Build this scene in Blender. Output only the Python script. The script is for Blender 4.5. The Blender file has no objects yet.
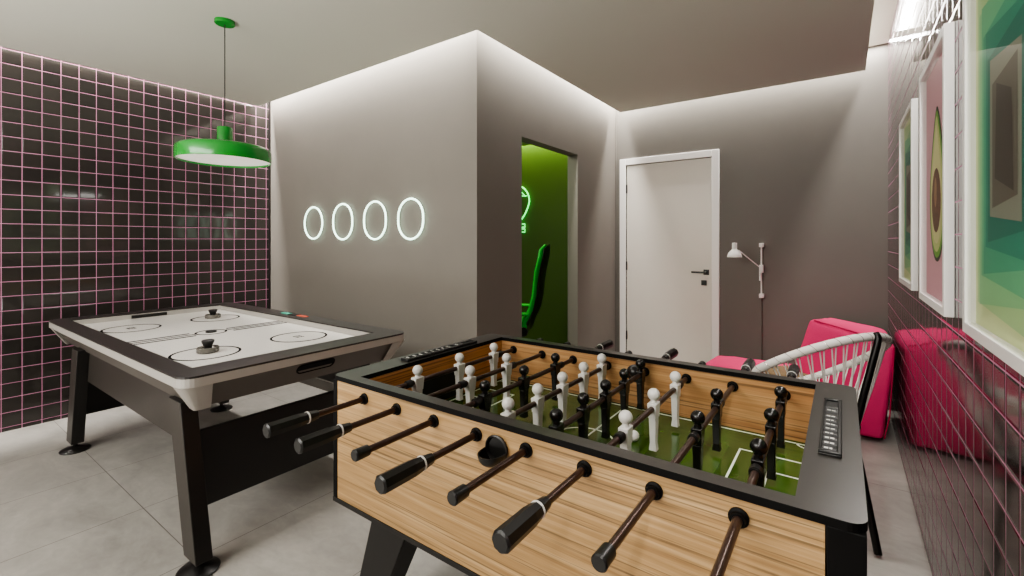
import bpy, bmesh, math, random
from mathutils import Vector, Matrix
random.seed(7)
S = bpy.context.scene
COL = S.collection
PI = math.pi

# ------------------------------------------------------------------ materials
def new_mat(name):
    m = bpy.data.materials.new(name); m.use_nodes = True
    nt = m.node_tree
    b = nt.nodes['Principled BSDF']
    return m, nt, b
def setb(b, **k):
    for n, v in k.items():
        b.inputs[n.replace('_', ' ')].default_value = v
def rgb(c): return (c[0], c[1], c[2], 1.0)
def hexc(h):
    h = h.lstrip('#'); v = [int(h[i:i+2], 16)/255 for i in (0, 2, 4)]
    return tuple((x/12.92 if x <= .04045 else ((x+.055)/1.055)**2.4) for x in v)
def M(name, col, rough=.5, metal=0., var=.06, scale=30., bump=0., coat=0., emit=None, es=0., spec=.5):
    """plain material with a little procedural mottling"""
    m, nt, b = new_mat(name)
    if isinstance(col, str): col = hexc(col)
    tc = nt.nodes.new('ShaderNodeTexCoord')
    nz = nt.nodes.new('ShaderNodeTexNoise'); nz.inputs['Scale'].default_value = scale; nz.inputs['Detail'].default_value = 4
    nt.links.new(tc.outputs['Object'], nz.inputs['Vector'])
    mx = nt.nodes.new('ShaderNodeMix'); mx.data_type = 'RGBA'
    mx.inputs[6].default_value = rgb([c*(1-var) for c in col]); mx.inputs[7].default_value = rgb([min(1, c*(1+var)) for c in col])
    nt.links.new(nz.outputs['Fac'], mx.inputs[0]); nt.links.new(mx.outputs[2], b.inputs['Base Color'])
    setb(b, Roughness=rough, Metallic=metal)
    b.inputs['Specular IOR Level'].default_value = spec
    b.inputs['Coat Weight'].default_value = coat
    b.inputs['Coat Roughness'].default_value = .08
    if bump:
        bp = nt.nodes.new('ShaderNodeBump'); bp.inputs['Strength'].default_value = bump; bp.inputs['Distance'].default_value = .002
        nt.links.new(nz.outputs['Fac'], bp.inputs['Height']); nt.links.new(bp.outputs['Normal'], b.inputs['Normal'])
    if emit is not None:
        b.inputs['Emission Color'].default_value = rgb(hexc(emit) if isinstance(emit, str) else emit)
        b.inputs['Emission Strength'].default_value = es
    return m
def math_node(nt, op, a, b=None, c=None, clamp=False):
    n = nt.nodes.new('ShaderNodeMath'); n.operation = op; n.use_clamp = clamp
    for i, v in enumerate((a, b, c)):
        if v is None: continue
        if isinstance(v, (int, float)): n.inputs[i].default_value = v
        else: nt.links.new(v, n.inputs[i])
    return n.outputs[0]
def tile_mat(name):
    """10 cm glossy dark tiles with pink grout, on an X = const wall"""
    m, nt, b = new_mat(name)
    tc = nt.nodes.new('ShaderNodeTexCoord'); sp = nt.nodes.new('ShaderNodeSeparateXYZ')
    nt.links.new(tc.outputs['Object'], sp.inputs[0])
    def cell(out, off, k=1.):
        s = math_node(nt, 'DIVIDE', math_node(nt, 'MULTIPLY_ADD', out, k, off), .1)
        f = math_node(nt, 'FRACT', s); fl = math_node(nt, 'FLOOR', s)
        d = math_node(nt, 'SUBTRACT', .5, math_node(nt, 'ABSOLUTE', math_node(nt, 'SUBTRACT', f, .5)))
        return math_node(nt, 'MULTIPLY', d, .1), math_node(nt, 'SUBTRACT', f, .5), fl     # metres to the joint centre
    dy, fy, iy = cell(sp.outputs['Y'], 9.9704); dz, fz, iz = cell(sp.outputs['Z'], .973, 1/1.0105)
    d = math_node(nt, 'MINIMUM', dy, dz)
    g = nt.nodes.new('ShaderNodeMapRange'); g.interpolation_type = 'SMOOTHSTEP'
    g.inputs['From Min'].default_value = .0015; g.inputs['From Max'].default_value = .0023
    nt.links.new(d, g.inputs['Value'])                       # 0 grout, 1 tile
    cmb = nt.nodes.new('ShaderNodeCombineXYZ'); nt.links.new(iy, cmb.inputs[0]); nt.links.new(iz, cmb.inputs[1])
    wn = nt.nodes.new('ShaderNodeTexWhiteNoise'); wn.noise_dimensions = '3D'; nt.links.new(cmb.outputs[0], wn.inputs['Vector'])
    spc = nt.nodes.new('ShaderNodeSeparateColor'); nt.links.new(wn.outputs['Color'], spc.inputs[0])
    tc1 = nt.nodes.new('ShaderNodeMix'); tc1.data_type = 'RGBA'
    tc1.inputs[6].default_value = rgb(hexc('#2e2b29')); tc1.inputs[7].default_value = rgb(hexc('#383431'))
    nt.links.new(wn.outputs['Value'], tc1.inputs[0])
    mx = nt.nodes.new('ShaderNodeMix'); mx.data_type = 'RGBA'
    mx.inputs[6].default_value = rgb(hexc('#c884a6'))
    nt.links.new(g.outputs[0], mx.inputs[0]); nt.links.new(tc1.outputs[2], mx.inputs[7])
    nt.links.new(mx.outputs[2], b.inputs['Base Color'])
    nt.links.new(math_node(nt, 'MULTIPLY_ADD', g.outputs[0], -.46, .55), b.inputs['Roughness'])
    # height: pillowed edge, tiny random tilt of each tile
    ed = nt.nodes.new('ShaderNodeMapRange'); ed.interpolation_type = 'SMOOTHSTEP'
    ed.inputs['From Min'].default_value = .0015; ed.inputs['From Max'].default_value = .009; ed.inputs['To Max'].default_value = .0016
    nt.links.new(d, ed.inputs['Value'])
    t1 = math_node(nt, 'MULTIPLY', math_node(nt, 'MULTIPLY', math_node(nt, 'SUBTRACT', spc.outputs[0], .5), .0012), fy)
    t2 = math_node(nt, 'MULTIPLY', math_node(nt, 'MULTIPLY', math_node(nt, 'SUBTRACT', spc.outputs[1], .5), .0012), fz)
    h = math_node(nt, 'ADD', ed.outputs[0], math_node(nt, 'ADD', t1, t2))
    bp = nt.nodes.new('ShaderNodeBump'); bp.inputs['Strength'].default_value = 1; bp.inputs['Distance'].default_value = 1
    nt.links.new(h, bp.inputs['Height']); nt.links.new(bp.outputs['Normal'], b.inputs['Normal'])
    b.inputs['Specular IOR Level'].default_value = .6
    return m
def floor_mat():
    m, nt, b = new_mat('porcelain_floor')
    tc = nt.nodes.new('ShaderNodeTexCoord'); sp = nt.nodes.new('ShaderNodeSeparateXYZ'); nt.links.new(tc.outputs['Object'], sp.inputs[0])
    def joint(out, off, p):
        f = math_node(nt, 'FRACT', math_node(nt, 'DIVIDE', math_node(nt, 'ADD', out, off), p))
        return math_node(nt, 'MULTIPLY', math_node(nt, 'SUBTRACT', .5, math_node(nt, 'ABSOLUTE', math_node(nt, 'SUBTRACT', f, .5))), p)
    d = math_node(nt, 'MINIMUM', joint(sp.outputs['X'], 2.19+6.2, .62), joint(sp.outputs['Y'], 12-.79, 1.2))
    g = nt.nodes.new('ShaderNodeMapRange'); g.inputs['From Min'].default_value = .0009; g.inputs['From Max'].default_value = .0020
    nt.links.new(d, g.inputs['Value'])
    mp = nt.nodes.new('ShaderNodeMapping'); mp.inputs['Scale'].default_value = (1, 1.6, 1); nt.links.new(tc.outputs['Object'], mp.inputs[0])
    n1 = nt.nodes.new('ShaderNodeTexNoise'); n1.inputs['Scale'].default_value = 2.2; n1.inputs['Detail'].default_value = 10; n1.inputs['Roughness'].default_value = .62; n1.inputs['Distortion'].default_value = .6
    n2 = nt.nodes.new('ShaderNodeTexNoise'); n2.inputs['Scale'].default_value = 14; n2.inputs['Detail'].default_value = 8; n2.inputs['Distortion'].default_value = 1.2
    nt.links.new(mp.outputs[0], n1.inputs[0]); nt.links.new(mp.outputs[0], n2.inputs[0])
    s = math_node(nt, 'ADD', math_node(nt, 'MULTIPLY', n1.outputs['Fac'], .75), math_node(nt, 'MULTIPLY', n2.outputs['Fac'], .25))
    cr = nt.nodes.new('ShaderNodeValToRGB')
    cr.color_ramp.elements[0].position = .34; cr.color_ramp.elements[0].color = rgb(hexc('#8e8b86'))
    cr.color_ramp.elements[1].position = .66; cr.color_ramp.elements[1].color = rgb(hexc('#b0aca6'))
    nt.links.new(s, cr.inputs[0])
    mx = nt.nodes.new('ShaderNodeMix'); mx.data_type = 'RGBA'; mx.inputs[6].default_value = rgb(hexc('#57524d'))
    nt.links.new(g.outputs[0], mx.inputs[0]); nt.links.new(cr.outputs[0], mx.inputs[7]); nt.links.new(mx.outputs[2], b.inputs['Base Color'])
    nt.links.new(math_node(nt, 'MULTIPLY_ADD', n2.outputs['Fac'], .25, .30), b.inputs['Roughness'])
    bp = nt.nodes.new('ShaderNodeBump'); bp.inputs['Strength'].default_value = .25; bp.inputs['Distance'].default_value = .002
    nt.links.new(g.outputs[0], bp.inputs['Height']); nt.links.new(bp.outputs['Normal'], b.inputs['Normal'])
    return m
def wood_mat(name, c0, c1, c2, scale=1., axis=0):
    m, nt, b = new_mat(name)
    tc = nt.nodes.new('ShaderNodeTexCoord')
    mp = nt.nodes.new('ShaderNodeMapping'); mp.inputs['Scale'].default_value = (1.1, 42, 42) if axis == 0 else (42, 1.1, 42); nt.links.new(tc.outputs['Object'], mp.inputs[0])
    n1 = nt.nodes.new('ShaderNodeTexNoise'); n1.inputs['Scale'].default_value = 1.6; n1.inputs['Detail'].default_value = 7; n1.inputs['Roughness'].default_value = .6; n1.inputs['Distortion'].default_value = .35
    nt.links.new(mp.outputs[0], n1.inputs[0])
    mp2 = nt.nodes.new('ShaderNodeMapping'); mp2.inputs['Scale'].default_value = (1.3, 150, 150) if axis == 0 else (150, 1.3, 150); nt.links.new(tc.outputs['Object'], mp2.inputs[0])
    n2 = nt.nodes.new('ShaderNodeTexNoise'); n2.inputs['Scale'].default_value = 1.; n2.inputs['Detail'].default_value = 3
    nt.links.new(mp2.outputs[0], n2.inputs[0])
    cr = nt.nodes.new('ShaderNodeValToRGB'); e = cr.color_ramp.elements
    e[0].position = .30; e[0].color = rgb(hexc(c0)); e[1].position = .68; e[1].color = rgb(hexc(c2))
    x = e.new(.5); x.color = rgb(hexc(c1))
    nt.links.new(n1.outputs['Fac'], cr.inputs[0])
    k = nt.nodes.new('ShaderNodeMapRange'); k.inputs['From Min'].default_value = .37; k.inputs['From Max'].default_value = .45; k.inputs['To Min'].default_value = .5; k.inputs['To Max'].default_value = 1
    nt.links.new(n2.outputs['Fac'], k.inputs['Value'])
    mx = nt.nodes.new('ShaderNodeMix'); mx.data_type = 'RGBA'; mx.blend_type = 'MULTIPLY'; mx.inputs[0].default_value = 1
    nt.links.new(cr.outputs[0], mx.inputs[6]); nt.links.new(k.outputs[0], mx.inputs[7]); nt.links.new(mx.outputs[2], b.inputs['Base Color'])
    setb(b, Roughness=.42)
    bp = nt.nodes.new('ShaderNodeBump'); bp.inputs['Strength'].default_value = .2; bp.inputs['Distance'].default_value = .001
    nt.links.new(n2.outputs['Fac'], bp.inputs['Height']); nt.links.new(bp.outputs['Normal'], b.inputs['Normal'])
    return m
def play_mat():
    """white air hockey surface with a grid of tiny air holes"""
    m, nt, b = new_mat('air_surface')
    tc = nt.nodes.new('ShaderNodeTexCoord'); sp = nt.nodes.new('ShaderNodeSeparateXYZ'); nt.links.new(tc.outputs['Object'], sp.inputs[0])
    def c(o):
        return math_node(nt, 'SUBTRACT', math_node(nt, 'FRACT', math_node(nt, 'DIVIDE', math_node(nt, 'ADD', o, 10), .036)), .5)
    x, y = c(sp.outputs['X']), c(sp.outputs['Y'])
    r = math_node(nt, 'SQRT', math_node(nt, 'ADD', math_node(nt, 'MULTIPLY', x, x), math_node(nt, 'MULTIPLY', y, y)))
    g = math_node(nt, 'GREATER_THAN', r, .06)
    mx = nt.nodes.new('ShaderNodeMix'); mx.data_type = 'RGBA'; mx.inputs[6].default_value = rgb(hexc('#bdb9b4')); mx.inputs[7].default_value = rgb(hexc('#e9e6e1'))
    nt.links.new(g, mx.inputs[0]); nt.links.new(mx.outputs[2], b.inputs['Base Color'])
    setb(b, Roughness=.16); return m
def turf_mat():
    m, nt, b = new_mat('printed_pitch')
    tc = nt.nodes.new('ShaderNodeTexCoord'); sp = nt.nodes.new('ShaderNodeSeparateXYZ'); nt.links.new(tc.outputs['Object'], sp.inputs[0])
    st = math_node(nt, 'GREATER_THAN', math_node(nt, 'FRACT', math_node(nt, 'DIVIDE', math_node(nt, 'ADD', sp.outputs['X'], 3), .20)), .5)
    n1 = nt.nodes.new('ShaderNodeTexNoise'); n1.inputs['Scale'].default_value = 30; n1.inputs['Detail'].default_value = 6; nt.links.new(tc.outputs['Object'], n1.inputs[0])
    mx = nt.nodes.new('ShaderNodeMix'); mx.data_type = 'RGBA'; mx.inputs[6].default_value = rgb(hexc('#33491a')); mx.inputs[7].default_value = rgb(hexc('#456026'))
    nt.links.new(math_node(nt, 'ADD', math_node(nt, 'MULTIPLY', st, .45), math_node(nt, 'MULTIPLY', n1.outputs['Fac'], .6), clamp=True), mx.inputs[0])
    nt.links.new(mx.outputs[2], b.inputs['Base Color']); setb(b, Roughness=.12); return m
def glass_mat():
    m = bpy.data.materials.new('picture_glass'); m.use_nodes = True; nt = m.node_tree; nt.nodes.clear()
    o = nt.nodes.new('ShaderNodeOutputMaterial'); mx = nt.nodes.new('ShaderNodeMixShader'); t = nt.nodes.new('ShaderNodeBsdfTransparent')
    g = nt.nodes.new('ShaderNodeBsdfGlossy'); g.inputs['Roughness'].default_value = .02
    f = nt.nodes.new('ShaderNodeFresnel'); f.inputs['IOR'].default_value = 1.22
    nt.links.new(math_node(nt, 'MULTIPLY', f.outputs[0], .5), mx.inputs[0]); nt.links.new(t.outputs[0], mx.inputs[1]); nt.links.new(g.outputs[0], mx.inputs[2]); nt.links.new(mx.outputs[0], o.inputs[0])
    return m

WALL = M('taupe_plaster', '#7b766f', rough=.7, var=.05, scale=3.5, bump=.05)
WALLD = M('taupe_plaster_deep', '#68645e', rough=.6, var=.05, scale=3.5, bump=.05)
CEIL = M('ceiling_paint', '#bcbbb0', rough=.8, var=.02, scale=2)
CEILW = M('recess_white_paint', '#efece6', rough=.8, var=.01)
TILE = tile_mat('glossy_dark_tile')
FLOOR = floor_mat()
GREENW = M('green_room_paint', '#56693a', rough=.7, var=.05, scale=4)
WHITEP = M('white_lacquer', '#e8e6e3', rough=.35, var=.01)
WHITED = M('door_white', '#dcd7ce', rough=.4, var=.015, scale=8)
BLACK = M('black_plastic', '#191817', rough=.35, var=.1)
BODYM = M('charcoal_body', '#5a544f', rough=.45, var=.05)
EDGEM = M('black_edge_trim', '#060505', rough=.6, var=.1, spec=.2)
BLACKM = M('black_metal', '#100e0d', rough=.3, metal=.4, var=.1)
RODM = M('dark_steel_rod', '#4a3831', rough=.28, metal=.55, var=.1)
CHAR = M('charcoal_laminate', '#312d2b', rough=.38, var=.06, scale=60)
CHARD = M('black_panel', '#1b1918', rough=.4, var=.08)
CHARLIT = M('charcoal_lit_face', '#3b3733', rough=.4, var=.06, scale=60)  # lighter charcoal for lit faces, light put into the colour
RIMM = M('foosball_rim', '#3b3835', rough=.30, var=.05, scale=60)
LGREY = M('light_grey_band', '#a5a19b', rough=.4, var=.02)
OAK = wood_mat('light_oak', '#92714a', '#ad8c61', '#c2a47a')
OAKI = wood_mat('warm_oak_inside', '#9d7148', '#b4885b', '#c59d70')
OAKY = wood_mat('warm_oak_end', '#b0713a', '#c98a4e', '#d89c60', axis=1)
TURF = turf_mat()
LINEW = M('line_white', '#e8ece0', rough=.3, var=.01)
LINEK = M('line_black', '#141212', rough=.8, var=.02, spec=.1)
PLAYS = play_mat()
PW = M('white_player_plastic', '#dedcd8', rough=.3, var=.02)
BALLM = M('ball_white', '#e8e6e0', rough=.3)
PK = M('black_player_plastic', '#12100f', rough=.25, var=.05)
GREENL = M('green_lamp_enamel', '#188a2c', rough=.22, var=.03, coat=.4)
GREENC = M('green_leatherette', '#35d455', rough=.45, var=.05)
WARMW = M('lamp_white_inside', '#f2efe9', rough=.5, var=.01, emit='#fff6ea', es=.25)
PINK = M('pink_fabric', '#e4457a', rough=.85, var=.08, scale=160, bump=.25, spec=.25)
PINKD = M('pink_piping', '#b81f4f', rough=.8, var=.05)
TAN = M('tan_fabric', '#8a7358', rough=.9, var=.1, scale=120, bump=.2)
CORD = M('white_cord', '#dedbd6', rough=.5, var=.03)
CHROME = M('chrome', '#bdb9b4', rough=.15, metal=1, var=.02)
CABLEM = M('brown_cable', '#4a423c', rough=.6)
CREAM = M('cream_tag', '#cdbca4', rough=.7, var=.02)
GLASS = glass_mat()
CLEAR = M('smoky_clear_plastic', '#8f8b84', rough=.08, var=.02); CLEAR.node_tree.nodes['Principled BSDF'].inputs['Transmission Weight'].default_value = .55
NEONW = M('white_neon', '#f2fff6', emit='#d8ffe6', es=3.2, var=0.0)
NEONG = M('green_neon', '#b6ffc0', emit='#49ff7c', es=2.5, var=0.0)
REDL = M('red_mark', '#c8553c', rough=.4); TEAL = M('teal_mark', '#3fb39a', rough=.4)
SCREEN = M('grey_key', '#8d8a86', rough=.4)

# ------------------------------------------------------------------ geometry helpers
def obj(name, bm, mat, parent=None, smooth=False, bevel=0, seg=2, loc=None):
    me = bpy.data.meshes.new(name)
    bmesh.ops.recalc_face_normals(bm, faces=bm.faces[:])
    bm.to_mesh(me); bm.free()
    for mm in (mat if isinstance(mat, (list, tuple)) else [mat]): me.materials.append(mm)
    o = bpy.data.objects.new(name, me); COL.objects.link(o)
    if parent is not None: o.parent = parent
    if loc is not None: o.location = loc
    if smooth:
        for p in me.polygons: p.use_smooth = True
    if smooth == 'auto' or bevel:
        me.shade_smooth() if hasattr(me, 'shade_smooth') else None
        for p in me.polygons: p.use_smooth = True
        try: me.set_sharp_from_angle(angle=math.radians(38))
        except Exception: pass
    if bevel:
        md = o.modifiers.new('b', 'BEVEL'); md.width = bevel; md.segments = seg; md.limit_method = 'ANGLE'; md.angle_limit = math.radians(40)
    return o
def NB(): return bmesh.new()
def box(bm, x0, x1, y0, y1, z0, z1, mi=0):
    v = [bm.verts.new((x, y, z)) for x in (x0, x1) for y in (y0, y1) for z in (z0, z1)]
    for f in ((0, 1, 3, 2), (4, 6, 7, 5), (0, 4, 5, 1), (2, 3, 7, 6), (0, 2, 6, 4), (1, 5, 7, 3)):
        fc = bm.faces.new([v[i] for i in f]); fc.material_index = mi
    return bm
def hexa(bm, b4, t4, mi=0):
    """bottom and top quads given as 4 points each, same winding"""
    vb = [bm.verts.new(p) for p in b4]; vt = [bm.verts.new(p) for p in t4]
    fs = [bm.faces.new(vb[::-1]), bm.faces.new(vt)]
    for i in range(4): fs.append(bm.faces.new((vb[i], vb[(i+1) % 4], vt[(i+1) % 4], vt[i])))
    for f in fs: f.material_index = mi
    return bm
def frame_from(d):
    d = Vector(d).normalized(); a = Vector((0, 0, 1)) if abs(d.z) < .9 else Vector((1, 0, 0))
    u = d.cross(a).normalized(); return u, d.cross(u).normalized(), d
def cone(bm, p0, p1, r0, r1=None, n=20, mi=0, caps=True, phase=0):
    r1 = r0 if r1 is None else r1
    p0, p1 = Vector(p0), Vector(p1); u, w, d = frame_from(p1-p0)
    A = [bm.verts.new(p0+(u*math.cos(2*PI*i/n+phase)+w*math.sin(2*PI*i/n+phase))*r0) for i in range(n)]
    B = [bm.verts.new(p1+(u*math.cos(2*PI*i/n+phase)+w*math.sin(2*PI*i/n+phase))*r1) for i in range(n)]
    fs = [bm.faces.new((A[i], A[(i+1) % n], B[(i+1) % n], B[i])) for i in range(n)]
    if caps: fs += [bm.faces.new(A[::-1]), bm.faces.new(B)]
    for f in fs: f.material_index = mi
    return bm
def lathe(bm, prof, center=(0, 0, 0), n=48, axis='z', mi=0, close=False):
    cx, cy, cz = center; rings = []
    for r, h in prof:
        ring = []
        for i in range(n):
            a = 2*PI*i/n; c, s = r*math.cos(a), r*math.sin(a)
            p = (cx+c, cy+s, cz+h) if axis == 'z' else ((cx+c, cy+h, cz+s) if axis == 'y' else (cx+h, cy+c, cz+s))
            ring.append(bm.verts.new(p))
        rings.append(ring)
    m = len(rings)
    for k in range(m if close else m-1):
        A, B = rings[k], rings[(k+1) % m]
        for i in range(n):
            f = bm.faces.new((A[i], A[(i+1) % n], B[(i+1) % n], B[i])); f.material_index = mi
    if not close:
        for R in (rings[0], rings[-1]):
            try: bm.faces.new(R).material_index = mi
            except Exception: pass
    return bm
def tube(bm, pts, r, n=10, closed=False, mi=0):
    pts = [Vector(p) for p in pts]; m = len(pts); rings = []; prev = None
    for k, p in enumerate(pts):
        if closed: d = pts[(k+1) % m]-pts[k-1]
        else: d = pts[min(k+1, m-1)]-pts[max(k-1, 0)]
        d.normalize()
        if prev is None: u = frame_from(d)[0]
        else:
            u = prev-d*prev.dot(d)
            u.normalize()
        prev = u; w = d.cross(u)
        rr = r(k/(m-1)) if callable(r) else r
        rings.append([bm.verts.new(p+(u*math.cos(2*PI*i/n)+w*math.sin(2*PI*i/n))*rr) for i in range(n)])
    for k in range(m if closed else m-1):
        A, B = rings[k], rings[(k+1) % m]
        for i in range(n): bm.faces.new((A[i], A[(i+1) % n], B[(i+1) % n], B[i])).material_index = mi
    if not closed:
        bm.faces.new(rings[0][::-1]).material_index = mi; bm.faces.new(rings[-1]).material_index = mi
    return bm
def ball(bm, c, r, sx=1, sy=1, sz=1, mi=0, u=18, v=12):
    mat = Matrix.Translation(Vector(c)) @ Matrix.Diagonal((r*sx, r*sy, r*sz, 1))
    res = bmesh.ops.create_uvsphere(bm, u_segments=u, v_segments=v, radius=1, matrix=mat)
    for f in {f for vv in res['verts'] for f in vv.link_faces}: f.material_index = mi
    return bm
def prism(bm, poly, z0, z1, mi=0):
    A = [bm.verts.new((x, y, z0)) for x, y in poly]; B = [bm.verts.new((x, y, z1)) for x, y in poly]; n = len(poly)
    fs = [bm.faces.new(A[::-1]), bm.faces.new(B)] + [bm.faces.new((A[i], A[(i+1) % n], B[(i+1) % n], B[i])) for i in range(n)]
    for f in fs: f.material_index = mi
    return bm
def rrect(x0, x1, y0, y1, r, n=6):
    out = []
    for cx, cy, a0 in ((x1-r, y1-r, 0), (x0+r, y1-r, PI/2), (x0+r, y0+r, PI), (x1-r, y0+r, 1.5*PI)):
        for i in range(n+1):
            a = a0+PI/2*i/n; out.append((cx+r*math.cos(a), cy+r*math.sin(a)))
    return out
def ringprism(bm, outer, inner, z0, z1, mi=0):
    """two loops with equal count -> solid frame"""
    n = len(outer)
    L = [[bm.verts.new((x, y, z)) for x, y in lp] for z in (z0, z1) for lp in (outer, inner)]
    ob, ib, ot, it = L
    for i in range(n):
        j = (i+1) % n
        for q in ((ob[i], ob[j], ot[j], ot[i]), (ib[j], ib[i], it[i], it[j]), (ot[i], ot[j], it[j], it[i]), (ob[j], ob[i], ib[i], ib[j])):
            bm.faces.new(q).material_index = mi
    return bm
def thing(name, label, cat, loc=(0, 0, 0), rz=0, group=None):
    o = bpy.data.objects.new(name, None); COL.objects.link(o); o.location = loc; o.rotation_euler = (0, 0, rz); o.empty_display_size = .1
    return tag(o, label, cat, group)
def tag(o, label, cat, group=None):
    o['label'] = label; o['category'] = cat
    if group: o['group'] = group
    return o
def struct(name, bm, mat, label=None, **k):
    o = obj(name, bm, mat, **k); o['kind'] = 'structure'
    if label: o['label'] = label
    return o
def clone(root, name=None, offset=None):
    c = root.copy(); COL.objects.link(c)
    for ch in [o for o in bpy.data.objects if o.parent == root]:
        d = clone(ch); d.parent = c
    return c

# ------------------------------------------------------------------ room shell
XL, XR, YB, YF, ZC, ZS = -4.72, .284, 4.66, -3.3, 2.875, 2.647
BX, BY = -1.983, 2.36                       # projecting block: its free corner
T = .12
struct('floor', box(NB(), XL-T, XR+T, YF-T, YB+T, -.1, 0), FLOOR, 'grey porcelain tiled floor')
struct('ceiling', box(NB(), XL-T, XR+T, YF-T, YB+T, ZC, ZC+.1), CEILW, 'white recess of the ceiling above the light coves')
# dropped ceiling with an L-shaped outline, a thin slab
sb = NB()
pl = [(XL+.06, YF+.12), (XR-.145, YF+.12), (XR-.145, 4.513), (-1.868, 4.513), (-1.868, 2.226), (XL+.06, 2.226)]
prism(sb, pl, ZS, ZS+.03)
so = struct('trim_1', sb, CEIL, 'dropped grey ceiling panel with light coves round its edge')
struct('wall_left', box(NB(), XL-T, XL, YF-T, YB+T, 0, ZC), TILE, 'wall of glossy dark square tiles with pink grout, left side')
struct('wall_right', box(NB(), XR, XR+T, YF-T, YB+T, 0, ZC), TILE, 'wall of glossy dark square tiles with pink grout, right side')
struct('wall_front', box(NB(), XL, XR, YF-T, YF, 0, ZC), WALL, 'plain wall opposite the white door')
# back wall with a hole for the white door
dx0, dx1, dz = -1.865, -1.013, 2.12
b = NB(); box(b, BX, dx0, YB, YB+T, 0, ZC); box(b, dx1, XR, YB, YB+T, 0, ZC); box(b, dx0, dx1, YB, YB+T, dz, ZC)
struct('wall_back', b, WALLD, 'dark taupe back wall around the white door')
# block walls
b = NB(); box(b, XL, BX, BY, BY+.1, 0, ZC)
struct('wall_alcove', b, WALL, 'taupe wall carrying the neon shapes')
oy0, oy1, oz = 2.888, 3.795, 2.115
b = NB(); box(b, BX-.105, BX, BY+.1, oy0, 0, ZC); box(b, BX-.105, BX, oy1, YB, 0, ZC); box(b, BX-.105, BX, oy0, oy1, oz, ZC)
struct('wall_passage', b, WALL, 'taupe wall with the open doorway to the green room')
struct('wall_green', box(NB(), XL, BX-.1, YB, YB+T, 0, ZC), GREENW, 'green back wall of the little room behind the doorway')
struct('wall_inner', box(NB(), XL+.002, XL+.01, BY+.1, YB, 0, ZC), GREENW, 'green side wall inside the little room')
b = NB(); box(b, XL+.01, BX-.105, BY+.1, BY+.108, 0, ZC)
struct('wall_partition', b, GREENW, 'green inner face of the neon wall')
b = NB(); box(b, XL+.01, BX-.105, BY+.108, YB-.14, 2.45, 2.48)
struct('trim_2', b, CEIL, 'dropped ceiling of the little green room')
# skirting
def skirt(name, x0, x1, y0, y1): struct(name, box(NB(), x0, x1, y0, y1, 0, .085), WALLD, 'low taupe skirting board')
skirt('baseboard_alcove', XL, BX+.012, BY-.012, BY)
skirt('baseboard_passage', BX, BX+.012, BY, oy0)
skirt('baseboard_passage_far', BX, BX+.012, oy1, YB)
skirt('baseboard_back', -.948, XR, YB-.012, YB)
# thin shadow joint in the corner by the passage wall
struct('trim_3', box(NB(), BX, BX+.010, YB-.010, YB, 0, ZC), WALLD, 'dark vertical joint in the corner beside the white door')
struct('trim_4', box(NB(), XL, XL+.03, BY-.006, BY, 0, ZC), CHARD, 'dark vertical joint at the end of the tiled wall')

# white door
d = NB(); box(d, dx0+.004, dx1-.004, YB+.012, YB+.05, .006, dz-.004)
door = struct('door_1', d, WHITED, 'plain white door closed in the back wall')
f = NB()
box(f, dx0-.066, dx0, YB-.014, YB+.06, 0, dz+.066); box(f, dx1, dx1+.066, YB-.014, YB+.06, 0, dz+.066); box(f, dx0, dx1, YB-.014, YB+.06, dz, dz+.066)
obj('door_frame', f, WHITEP, door, bevel=.004)
h = NB(); box(h, -1.092, -1.040, YB+.004, YB+.012, .997, 1.049); cone(h, (-1.066, YB+.012, 1.023), (-1.066, YB-.045, 1.023), .009); box(h, -1.19, -1.057, YB-.053, YB-.035, 1.014, 1.032)
obj('door_handle', h, BLACK, door, bevel=.003)
h = NB(); box(h, -1.112, -1.062, YB+.004, YB+.012, .896, .946); cone(h, (-1.087, YB+.004, .921), (-1.087, YB, .921), .010)
obj('lock_plate', h, BLACK, door, bevel=.002)
for z in (.33, 1.06, 1.87):
    obj('hinge', cone(NB(), (dx0+.004, YB+.004, z-.045), (dx0+.004, YB+.004, z+.045), .008), BLACKM, door)
# fill lights behind the camera are added
# ------------------------------------------------------------------ lights
def area(name, loc, rot, sx, sy, e, col=(1, .95, .88), spread=None):
    l = bpy.data.lights.new(name, 'AREA'); l.shape = 'RECTANGLE'; l.size = sx; l.size_y = sy; l.energy = e; l.color = col
    if spread: l.spread = spread
    o = bpy.data.objects.new(name, l); COL.objects.link(o); o.location = loc; o.rotation_euler = rot; return o
CW = (1, .965, .91)
R90 = PI/2
K = 25.
zu = ZC-.012                                # LED strips under the recess, shining down the walls
area('cove_light_back', ((BX+XR)/2, YB-.075, zu), (0, 0, 0), XR-BX-.02, .05, K*1.95*.9, CW)
area('cove_light_alcove', ((XL+BX+.08)/2, BY-.07, zu), (0, 0, 0), BX+.06-XL, .05, K*2.75, CW)
area('cove_light_passage', (BX+.06, (BY-.05+YB)/2, zu), (0, 0, 0), .05, YB-BY, K*2.3*.8, CW)
area('cove_light_left', (XL+.03, -.5, zu), (0, 0, 0), .03, 5.3, K*5.3*1.3, CW)
area('cove_light_right', (XR-.07, .6, zu), (0, 0, 0), .05, 7.6, K*7.6*.5, CW)
area('ceiling_fill', (-2.2, -1.3, ZS-.02), (math.radians(18), 0, 0), 3.2, 1.6, 190, (1, .99, .955))  # added soft fill panel under the ceiling, out of view
area('upward_fill', (-2.4, -1.6, .5), (PI, 0, 0), 3.0, 1.6, 180, (1, .99, .95))  # added fill pointing up to brighten the ceiling, out of view
area('front_wall_fill', (-2.0, YF+.06, 1.5), (-R90, 0, 0), 3.4, 2.0, 220, (1, .99, .95))  # added fill at the solid front wall, not a window
area('green_cove', (-3.3, YB-.07, 2.6), (0, 0, 0), 2.4, .06, 24, (.72, 1, .22))
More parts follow.
